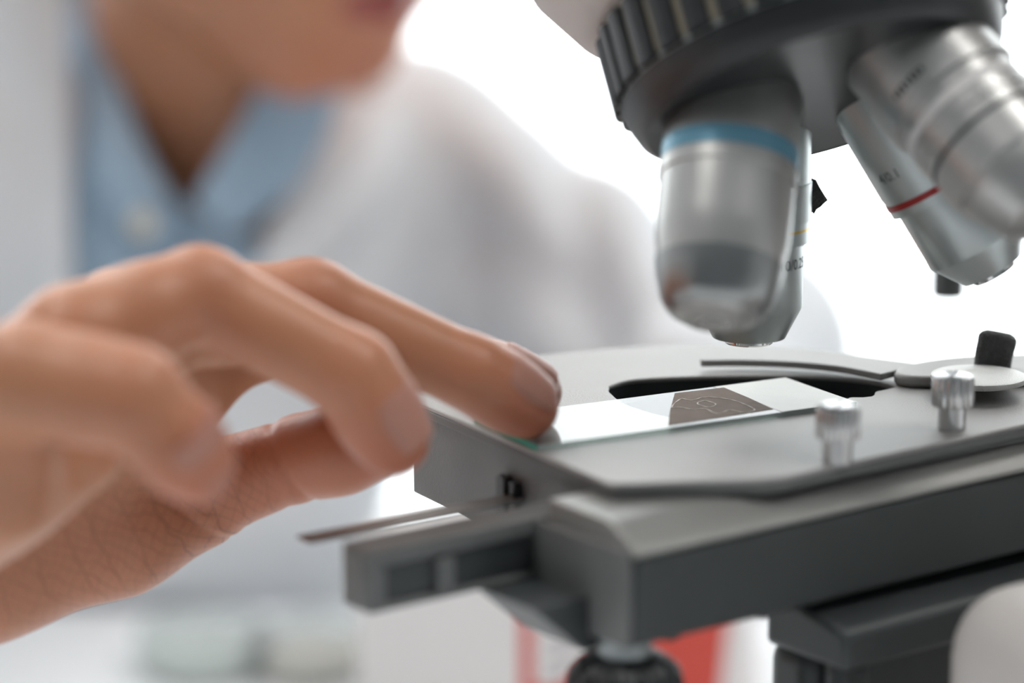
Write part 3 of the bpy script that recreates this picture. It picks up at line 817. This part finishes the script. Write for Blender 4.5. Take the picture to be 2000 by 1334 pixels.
def nail(k, dorsal, ln=11.5, halfw=0.98, back=2.6):
    """curved plate lying on the back of a fingertip"""
    q = J[k]; a = nrm(q[3][0]-q[2][0]); dn = np.asarray(dorsal, float); dn = nrm(dn-np.dot(dn,a)*a); sd = np.cross(a, dn)
    r = q[3][1]+0.45; g = []; slope = (q[2][1]-q[3][1])/np.linalg.norm(q[3][0]-q[2][0])
    for i in range(9):
        u = i/8; s_ = -ln+back+u*ln
        w = halfw*(1-0.18*(abs(u-0.45)/0.55)**3); row = []
        drop = 0.045*max(0, s_)**2
        for j in range(9):
            t = (j/8-0.5)*2*w
            rr = r + max(0, -s_)*slope + 0.62*min(1, max(0, (2.0-s_)/5)) + (0.1 if 0.1 < u < 0.95 else -0.25)
            row.append(q[3][0]+a*s_+dn*(rr*math.cos(t)-drop)+sd*rr*math.sin(t))
        g.append(row)
    return sheet(g, 0.5, dn)
CAMV = nrm(CAM-np.array([-100,-20,20]))
NAILS = [('middle', np.array([0.45,0,0.9])+CAMV*0.25), ('index', np.array([0.45,0.1,0.9])+CAMV*0.1), ('ring', np.array([0.9,0,0.35])+CAMV*0.45),
         ('little', np.array([0.9,0,0.1])+CAMV*0.55), ('thumb', np.array([0.1,1.0,0.3]))]
NAILS = [(k, np.asarray(v, float)) for k, v in NAILS]

# ------------------------------------------------------------------ the person
SEAT = pd(120, 1350, 1260)
person = empty('person', (SEAT[0], SEAT[1], ZF), 'seated person in white coat and blue collared shirt reaching a hand to the slide', 'person')
# head frame: F face forward, U up, S to the side
HFv = nrm((0.72,-0.62,-0.30)); HU = np.array([0.10,-0.14,0.95]); HU = nrm(HU-np.dot(HU,HFv)*HFv); HS = np.cross(HU, HFv)
HM = np.stack([HS, HFv, HU], 1)
CHIN = pd(678, 163, 988)
HC = CHIN - HFv*72 + HU*108
def H(s_, f_, u_): return HC + HS*s_ + HFv*f_ + HU*u_
NB = pd(430, 440, 1112)            # base of the neck
SHL, SHR = pd(800,345,1120), pd(-380,330,1010)
ELR = pd(-1380, 1010, 830)
ELL, WRL = pd(1440,690,1050), pd(1335,785,985)
pts_ = np.array([H(0,0,140), H(0,120,-120), H(0,-110,0), NB, pd(330,700,1060)])
bf_ = Field(np.minimum(pts_.min(0),HC-95)-20, np.maximum(pts_.max(0),HC+95)+20, 2.4)
bf_.ell(H(0,-12,38), (74,96,94), HM, 12, 40)
bf_.ell(H(0,28,-38), (62,62,62), HM, 25, 40)
bf_.cone(H(-44,8,-72), 13, H(-15,58,-98), 15, 22, 40); bf_.cone(H(44,8,-72), 13, H(15,58,-98), 15, 22, 40)
bf_.cone(H(-13,56,-97), 18.5, H(13,56,-97), 18.5, 10, 40)                    # chin
bf_.ell(H(0,62,-60), (34,22,28), HM, 16, 40)                                  # mouth mound
bf_.cone(H(-34,62,-28), 20, H(-26,56,-66), 16, 24, 40); bf_.cone(H(34,62,-28), 20, H(26,56,-66), 16, 24, 40)   # cheeks
bf_.cone(H(0,80,2), 8, H(0,100,-32), 9, 8, 40); bf_.cone(H(-11,88,-36), 6.5, H(11,88,-36), 6.5, 5, 40)         # nose
bf_.cone(H(-40,72,18), 7, H(40,72,18), 7, 14, 40)                             # brow
for s_ in (-1,1):
    bf_.cone(H(s_*78,-8,12), 6, H(s_*74,-2,-24), 5, 6, 40); bf_.cone(H(s_*80,-18,14), 5, H(s_*80,-18,-6), 4, 5, 40)
LIPC = H(0,86,-70)
bf_.cone(H(-20,76,-71), 4.5, H(0,84,-73.5), 6.2, 4, 30); bf_.cone(H(20,76,-71), 4.5, H(0,84,-73.5), 6.2, 4, 30)   # lower lip
bf_.cone(H(-20,76,-63), 4, H(0,85.5,-61), 5, 4, 30); bf_.cone(H(20,76,-63), 4, H(0,85.5,-61), 5, 4, 30)
bf_.cone(H(0,-10,-58), 46, NB, 46, 18, 60)                                     # neck
bf_.cone(H(0,12,-72), 30, NB+np.array([2,-18,6]), 26, 20, 50)
sl_ = bf_.region(H(0,84,-67)-30, H(0,84,-67)+30); X_, Y_, Z_ = bf_.pts(sl_)
uu = (X_-HC[0])*HU[0]+(Y_-HC[1])*HU[1]+(Z_-HC[2])*HU[2]; ff_ = (X_-HC[0])*HFv[0]+(Y_-HC[1])*HFv[1]+(Z_-HC[2])*HFv[2]
bf_.F[sl_] += 3.0*np.exp(-((uu+67)/1.6)**2)*(ff_ > 66)
NV, NQ = bf_.mesh(); NV = smooth_mesh(NV, NQ, 2, 0.5)
# arms inside the sleeves
af = Field(np.minimum.reduce([WR,FA,ELR,SHR])-60, np.maximum.reduce([WR,FA,ELR,SHR])+60, 4.0)
af.cone(WR, 21.6, WR+(FA-WR)*0.7, 27.4, 12, 50); af.cone(WR+(FA-WR)*0.7, 27.2, ELR, 33, 16, 50); af.cone(ELR, 34, SHR, 42, 12, 50)
AV, AQ = af.mesh()
lf_ = Field(np.minimum.reduce([WRL,ELL,SHL])-110, np.maximum.reduce([WRL,ELL,SHL])+80, 4.0)
lf_.cone(SHL+np.array([0,30,0]), 20, ELL, 18, 10, 50); lf_.cone(ELL, 20, WRL, 19, 10, 50)
HLd = nrm(WRL-ELL); HLs = nrm(np.cross(HLd, (0,0,1)))
lf_.cone(WRL, 20, WRL+HLd*55, 22, 10, 50)
for i in range(4):
    b0 = WRL+HLd*70+HLs*(i-1.5)*15
    lf_.cone(b0, 9, b0+HLd*22+np.array([0,0,-14]), 8.5, 3, 50); lf_.cone(b0+HLd*22+np.array([0,0,-14]), 8.5, b0+HLd*12+np.array([0,0,-40]), 7.5, 3, 50)
lf_.cone(WRL+HLd*30+HLs*24, 11, WRL+HLd*60+HLs*42+np.array([0,0,-22]), 9, 4, 50)
LV, LQ = lf_.mesh()
def joinmesh(L):
    V, Q, n = [], [], 0
    for v, q in L: V.append(v); Q.append(q+n); n += len(v)
    return np.concatenate(V), np.concatenate(Q)
BV, BQ = joinmesh([(HV,HQ),(NV,NQ),(AV,AQ),(LV,LQ)])
cen = NV[NQ].mean(1)
rel = (cen-H(0,82,-67)) @ HM
lipm = ((np.abs(rel[:,0])/27)**2+(rel[:,2]/13.5)**2 < 1) & (rel[:,1] > -9) & ((cen-HC) @ HFv > 72-np.abs(rel[:,0])*0.02)
# lips stand out where the lip rolls do
dl = []
for a_l, b_l, r_l in ((H(-20,76,-71),H(0,84,-73.5),6.6),(H(20,76,-71),H(0,84,-73.5),6.6),(H(-20,76,-63),H(0,85.5,-61),5.4),(H(20,76,-63),H(0,85.5,-61),5.4)):
    t = np.clip(((cen-a_l)@(b_l-a_l))/((b_l-a_l)@(b_l-a_l)), 0, 1)
    dl.append(np.linalg.norm(cen-(a_l+t[:,None]*(b_l-a_l)), axis=1)-r_l)
lipm = lipm & (np.minimum.reduce(dl) < 0.8)
mi = np.zeros(len(BQ), int); mi[len(HQ):len(HQ)+len(NQ)][lipm] = 1
body = obj('body', (list(BV), [tuple(q) for q in BQ], mi.tolist()), [M['skin'], M['lip']], person, smooth=180, label='tanned bare hand, neck and chin')
red = np.zeros(len(BV)); red[:len(HV)] = h_red
red[len(HV):len(HV)+len(NV)] = np.maximum(0.5*near(NV, H(0,70,-100), 30), 0.6*near(NV, LIPC, 24))
cre = np.zeros(len(BV)); cre[:len(HV)] = h_cr
for nm, arr in (('redness',red),('crease',cre)):
    at = body.data.attributes.new(nm, 'FLOAT', 'POINT'); at.data.foreach_set('value', arr.astype(np.float32))
for k, v in NAILS: obj('fingernail', nail(k, v), M['nail'], person, smooth=60)
for s_ in (-1,1):
    ey = obj('eye', lathe(H(s_*32,70,2), HFv, [(0.5,-11),(7,-9),(11,-2),(11.5,1),(10,6),(6.5,9.6),(3,11.2),(0.4,11.6)], 24), M['eye'], person, smooth=180)
    obj('iris', lathe(H(s_*32,70,2), HFv, [(6.6,9.4),(6.6,10.2),(3.2,11.7),(0.4,12.0)], 24), M['iris'], ey, smooth=180)
# hair cap
hr = Field(HC-130, HC+150, 4.0)
hr.ell(H(0,-14,46), (81,102,98), HM, 8, 40)
hr.cone(H(-60,-62,20), 30, H(-40,-78,-30), 24, 14, 40); hr.cone(H(60,-62,20), 30, H(40,-78,-30), 24, 14, 40)
hr.cone(H(-56,44,84), 22, H(52,46,86), 22, 14, 40)
cut = hr.like(); cut.ell(H(0,62,-20), (92,66,80), HM, 0, 60); cut.cone(H(-90,14,-50), 34, H(90,14,-50), 34, 0, 60); 
hr.F = np.maximum(hr.F, -cut.F)
hv, hq = hr.mesh(); hv = smooth_mesh(hv, hq, 1, 0.5)
obj('hair', (list(hv), [tuple(q) for q in hq]), M['hair'], person, smooth=180)

# torso shared by shirt and coat
WAIST = pd(150, 1330, 1220)
def torso(F_, g):
    F_.cone(pd(345,430,1098), 62+g, SHL, 42+g, 30, 80); F_.cone(pd(345,430,1098), 62+g, SHR, 50+g, 30, 80)
    F_.cone(pd(340,640,1110), 84+g, WAIST, 100+g, 30, 80)
    F_.cone(pd(590,470,1125), 50+g, WAIST+np.array([0,0,0]), 80+g, 40, 80)
    F_.cone(pd(20,520,1075), 66+g, WAIST+np.array([-50,0,0]), 84+g, 40, 80)
    F_.cone(pd(335,560,1082), 70+g, pd(290,900,1095), 84+g, 20, 80)
    F_.cone(WAIST, 105+g, WAIST+np.array([0,50,-36]), 120+g, 40, 80)
lo_ = np.minimum.reduce([SHR,SHL,WAIST,ELR,WRL])-150; hi_ = np.maximum.reduce([SHR,SHL,WAIST,ELL])+150
lo_[2] = WAIST[2]-250
sf = Field(np.array([SHR[0]-70,SHL[1]-220,lo_[2]]), np.array([SHL[0]+80,hi_[1],hi_[2]]), 5.0)
torso(sf, 0)
nc = sf.like(); nc.cone(H(0,0,-50), 58, NB+np.array([6,-22,-12]), 52, 0, 60)
sf.F = np.maximum(sf.F, -nc.F)
sv_, sq_ = sf.mesh(); sv_ = smooth_mesh(sv_, sq_, 2, 0.5)
shirt = obj('shirt', (list(sv_), [tuple(q) for q in sq_]), M['shirt'], person, smooth=180)
def wav(P): return P
def leaf(L, Rr, th=2.0, n=10, out=(0,-1,0.3)):
    A = catmull(L, n, False); B = catmull(Rr, n, False)
    g = []
    for a, b in zip(A, B):
        g.append([a+(b-a)*t+np.array([0,-5.0,1.0])*math.sin(math.pi*t) for t in np.linspace(0,1,7)])
    return sheet(g, th, nrm(out))
obj('collar_leaf', leaf([pd(92,-60,1050),pd(108,120,1030),pd(140,310,1012),pd(235,440,1000)], [pd(168,-60,1062),pd(222,120,1036),pd(285,290,1014),pd(335,380,1003)]), M['shirt'], person, smooth=60)
obj('collar_leaf', leaf([pd(520,140,1000),pd(478,225,1003),pd(428,310,1004),pd(378,392,1003)], [pd(670,150,1010),pd(635,270,1012),pd(565,375,1012),pd(455,458,1004)]), M['shirt'], person, smooth=60)
# collar stand behind the neck
g = []
for i in range(17):
    t = math.pi*(0.02+0.96*i/16)
    c = pd(372,60,1085)+np.array([62*math.cos(t), 58*math.sin(t), 0])
    g.append([c, c+np.array([0,0,24])])
obj('collar_stand', sheet(g, 2.0, (0,1,0)), M['shirt'], person, smooth=60)
pk = [[pd(300+ (40 if j else 0)-0.08*i*10, 395+i*34, 1000+i*2.2) for j in (0,1)] for i in range(7)]
obj('placket', sheet(pk, 2.0, (0,-1,0)), M['shirt'], person)
for bx, by, bd in ((278,437,990),(330,560,1004)):
    obj('button', lathe(pd(bx,by,bd), (0,-1,0.2), [(4.6,-1),(5.0,0),(4.6,1.2),(3.2,0.8),(0.4,0.8)], 24, ref=(1,0,0)), M['button'], person)

# white coat: torso shell, open at the front, both sleeves
cf = Field(lo_, hi_+np.array([30,0,0]), 4.5)
torso(cf, 7)
Xc, Yc, Zc = cf.pts(tuple(slice(0,k) for k in cf.n))
zt, zb = pd(600,200,985)[2], pd(480,500,985)[2]; xt, xb = pd(612,200,985)[0], pd(492,500,985)[0]
xr = xt+(Zc-zt)*(xb-xt)/(zb-zt); xl = pd(128,0,985)[0]
wedge = np.maximum(np.maximum(xl-Xc, Xc-xr), Yc-(NB[1]+40)) + 0*Zc
wedge = np.maximum(wedge, pd(300,640,985)[2]-Zc)
cf.F = np.maximum(cf.F, -wedge.astype(np.float32))
nc2 = cf.like(); nc2.cone(H(0,0,-50), 64, NB+np.array([0,-22,4]), 54, 0, 60)
cf.F = np.maximum(cf.F, -nc2.F)
slv = cf.like()
slv.cone(SHL, 48, SHL*0.45+ELL*0.55, 38, 14, 60); slv.cone(SHL*0.45+ELL*0.55, 38, ELL, 41, 10, 60); slv.cone(ELL, 40, WRL, 33, 16, 60)
slv.cone(pd(1010,560,1085), 34, pd(1310,690,1045), 44, 14, 60)
slv.cone(SHR, 56, ELR, 50, 14, 60); slv.cone(ELR, 48, WR+(ELR-WR)*0.42, 40, 16, 60)
# soft folds in the sleeves
for p_, ax_, dp, w_, rd in ((pd(900,420,1090),(0.9,0,0.5),12,12,75),(pd(1010,500,1080),(0.8,0.1,0.75),11,12,70),(pd(1150,520,1060),(1,0,0.25),11,10,70),(pd(1300,580,1040),(1,0,-0.2),11,11,70),(pd(1180,650,1000),(1,0,0.5),11,12,60),(pd(760,420,1080),(0.7,0,0.7),11,13,80)):
    s3 = slv.region(p_-rd, p_+rd); X3, Y3, Z3 = slv.pts(s3); a3 = nrm(ax_)
    d3 = (X3-p_[0])*a3[0]+(Y3-p_[1])*a3[1]+(Z3-p_[2])*a3[2]
    slv.F[s3] += dp*np.exp(-(d3/w_)**2)*np.clip(1-((X3-p_[0])**2+(Y3-p_[1])**2+(Z3-p_[2])**2)/rd**2, 0, 1)
cf = cf.blend(slv, 10.0)
cv_, cq_ = cf.mesh(); cv_ = smooth_mesh(cv_, cq_, 2, 0.5)
obj('lab_coat', (list(cv_), [tuple(q) for q in cq_]), M['coat'], person, smooth=180, label='white cotton laboratory coat')
# lapels folded along the opening
obj('lapel', leaf([pd(-120,-80,1010),pd(-60,200,1003),pd(-10,420,1000),pd(110,640,1004)], [pd(126,-80,1012),pd(132,200,1000),pd(136,420,995),pd(142,640,998)], 3.0), M['coat'], person, smooth=60)
obj('lapel', leaf([pd(640,190,1066),pd(590,330,1035),pd(520,470,1020),pd(450,620,1012)], [pd(790,200,1075),pd(770,350,1050),pd(660,500,1032),pd(470,640,1012)], 3.0), M['coat'], person, smooth=60)
# trousers and shoes below the table
tf = Field(np.array([WAIST[0]-260, WAIST[1]-520, ZF-10]), np.array([WAIST[0]+260, WAIST[1]+240, WAIST[2]-60]), 8.0)
for s_ in (-1,1):
    hp = np.array([WAIST[0]+s_*85, WAIST[1]+60, ZF+560]); kn = np.array([WAIST[0]+s_*110, WAIST[1]-330, ZF+520]); an = np.array([WAIST[0]+s_*115, WAIST[1]-300, ZF+95])
    tf.cone(hp, 82, kn, 60, 20, 60); tf.cone(kn, 58, an, 42, 14, 60)
tf.cone(np.array([WAIST[0]-60,WAIST[1]+70,ZF+570]), 100, np.array([WAIST[0]+60,WAIST[1]+70,ZF+570]), 100, 20, 60)
tv_, tq_ = tf.mesh()
obj('trousers', (list(tv_), [tuple(q) for q in tq_]), M['trousers'], person, smooth=180)
for s_ in (-1,1):
    c = np.array([WAIST[0]+s_*115, WAIST[1]-330, ZF+42]); shf = Field(c-np.array([70,170,45]), c+np.array([70,110,90]), 7.0)
    shf.cone(c+np.array([0,50,0]), 40, c+np.array([0,-100,-4]), 36, 10, 40); shf.cone(c+np.array([0,30,0]), 40, c+np.array([0,30,50]), 42, 10, 40)
    Zs_ = shf.pts(tuple(slice(0,k) for k in shf.n))[2]; shf.F = np.maximum(shf.F, (ZF+2-Zs_)+0*shf.F)
    a_, b_ = shf.mesh(); obj('shoe', (list(a_), [tuple(q) for q in b_]), M['shoe'], person, smooth=180)
# stool
st = empty('stool', (WAIST[0], WAIST[1]+80, ZF), 'round black stool the person in the white coat sits on', 'stool')
sc_ = np.array([WAIST[0], WAIST[1]+80, ZF])
obj('seat', lathe(sc_, (0,0,1), [(150,425),(175,430),(180,445),(175,462),(140,470)], 48), M['blackplastic'], st)
obj('column', lathe(sc_, (0,0,1), [(25,60),(25,427)], 24), M['steel_leg'], st)
for i in range(5):
    t = 2*math.pi*i/5; e_ = sc_+np.array([260*math.cos(t),260*math.sin(t),45])
    obj('leg', sweep([sc_+np.array([0,0,90]), e_], lambda i, t: (16,12,np.array([0,0,1.0])), 8), M['steel_leg'], st)
    obj('caster', lathe(e_+np.array([0,0,-21]), (math.sin(t),-math.cos(t),0), [(20,-10),(24,-7),(24,7),(20,10)], 20, ref=(0,0,1)), M['blackplastic'], st)

# ------------------------------------------------------------------ things on the table behind the microscope
CY = R(38)
cu, cw = np.array([math.cos(CY), math.sin(CY), 0]), np.array([-math.sin(CY), math.cos(CY), 0])
C0 = pd(1016, 1300, 830); C0 = np.array([C0[0], C0[1], ZT])          # near upright edge of the carton
CA, CB, CH = 92.0, 84.0, 62.0                                         # right face, left face, height
def CP(a, b, z): return C0 + cu*a + cw*b + np.array([0,0,z])
cb = empty('carton', CP(CA/2, CB/2, 0), 'red and white cardboard carton on the table behind the drive knob', 'carton')
obj('box', box(CP(CA/2,CB/2,CH/2), (CA,CB,CH), CY), M['card_white'], cb, bevel=0.8)
def panel(name, pts, m, th=0.3, par=cb, out=None):
    n = len(pts); o_ = nrm(out)*th
    v = [np.asarray(p)+o_*0.1 for p in pts]+[np.asarray(p)+o_ for p in pts]
    f = [tuple(range(n)), tuple(range(2*n-1,n-1,-1))]+[(i,n+i,n+(i+1)%n,(i+1)%n) for i in range(n)]
    return obj(name, (v, f), m, par, smooth=0)
panel('red_band', [CP(0,0,0.5),CP(CA,0,0.5),CP(CA,0,46),CP(64,0,54),CP(40,0,40),CP(14,0,29),CP(0,0,33)], M['card_red'], out=-cw)
panel('red_edge', [CP(0,0,33),CP(4.6,0,32),CP(4.6,0,CH-0.6),CP(0,0,CH-0.6)], M['card_red'], out=-cw)
panel('white_panel', [CP(77,0,1),CP(CA-0.5,0,1),CP(CA-0.5,0,CH-4),CP(84,0,CH-4)], M['card_white'], 0.5, out=-cw)
for i in range(4):
    panel('print_line', [CP(10,0,50-i*6),CP(30-i*4,0,50-i*6),CP(30-i*4,0,52-i*6),CP(10,0,52-i*6)], M['card_grey'], out=-cw)
# culture dishes
def dish(x, y, r, gel, label):
    c = pz(x, y, ZT); d_ = empty('culture_dish', c, label, 'dish', 'culture dishes on the table')
    obj('dish_base', lathe(c, (0,0,1), [(r-3,0.2),(r-1,0.2),(r,1),(r,13),(r-1,13),(r-1,2),(r-3,1.2),(0.5,1.2)], 64), M['dish'], d_)
    obj('gel', lathe(c, (0,0,1), [(0.5,1.4),(r-1.4,1.4),(r-1.4,6),(0.5,6)], 48), gel, d_)
    obj('lid', lathe(c, (0,0,1), [(r+0.4,5),(r+1.2,5),(r+1.2,14.4),(r-1,15.2),(0.5,15.2),(0.5,14.2),(r,14.2)], 64), M['dish'], d_)
dish(610, 1310, 20, M['agar_orange'], 'clear culture dish with a pale orange gel')
dish(400, 1305, 22, M['agar_green'], 'clear culture dish with a pale green gel')
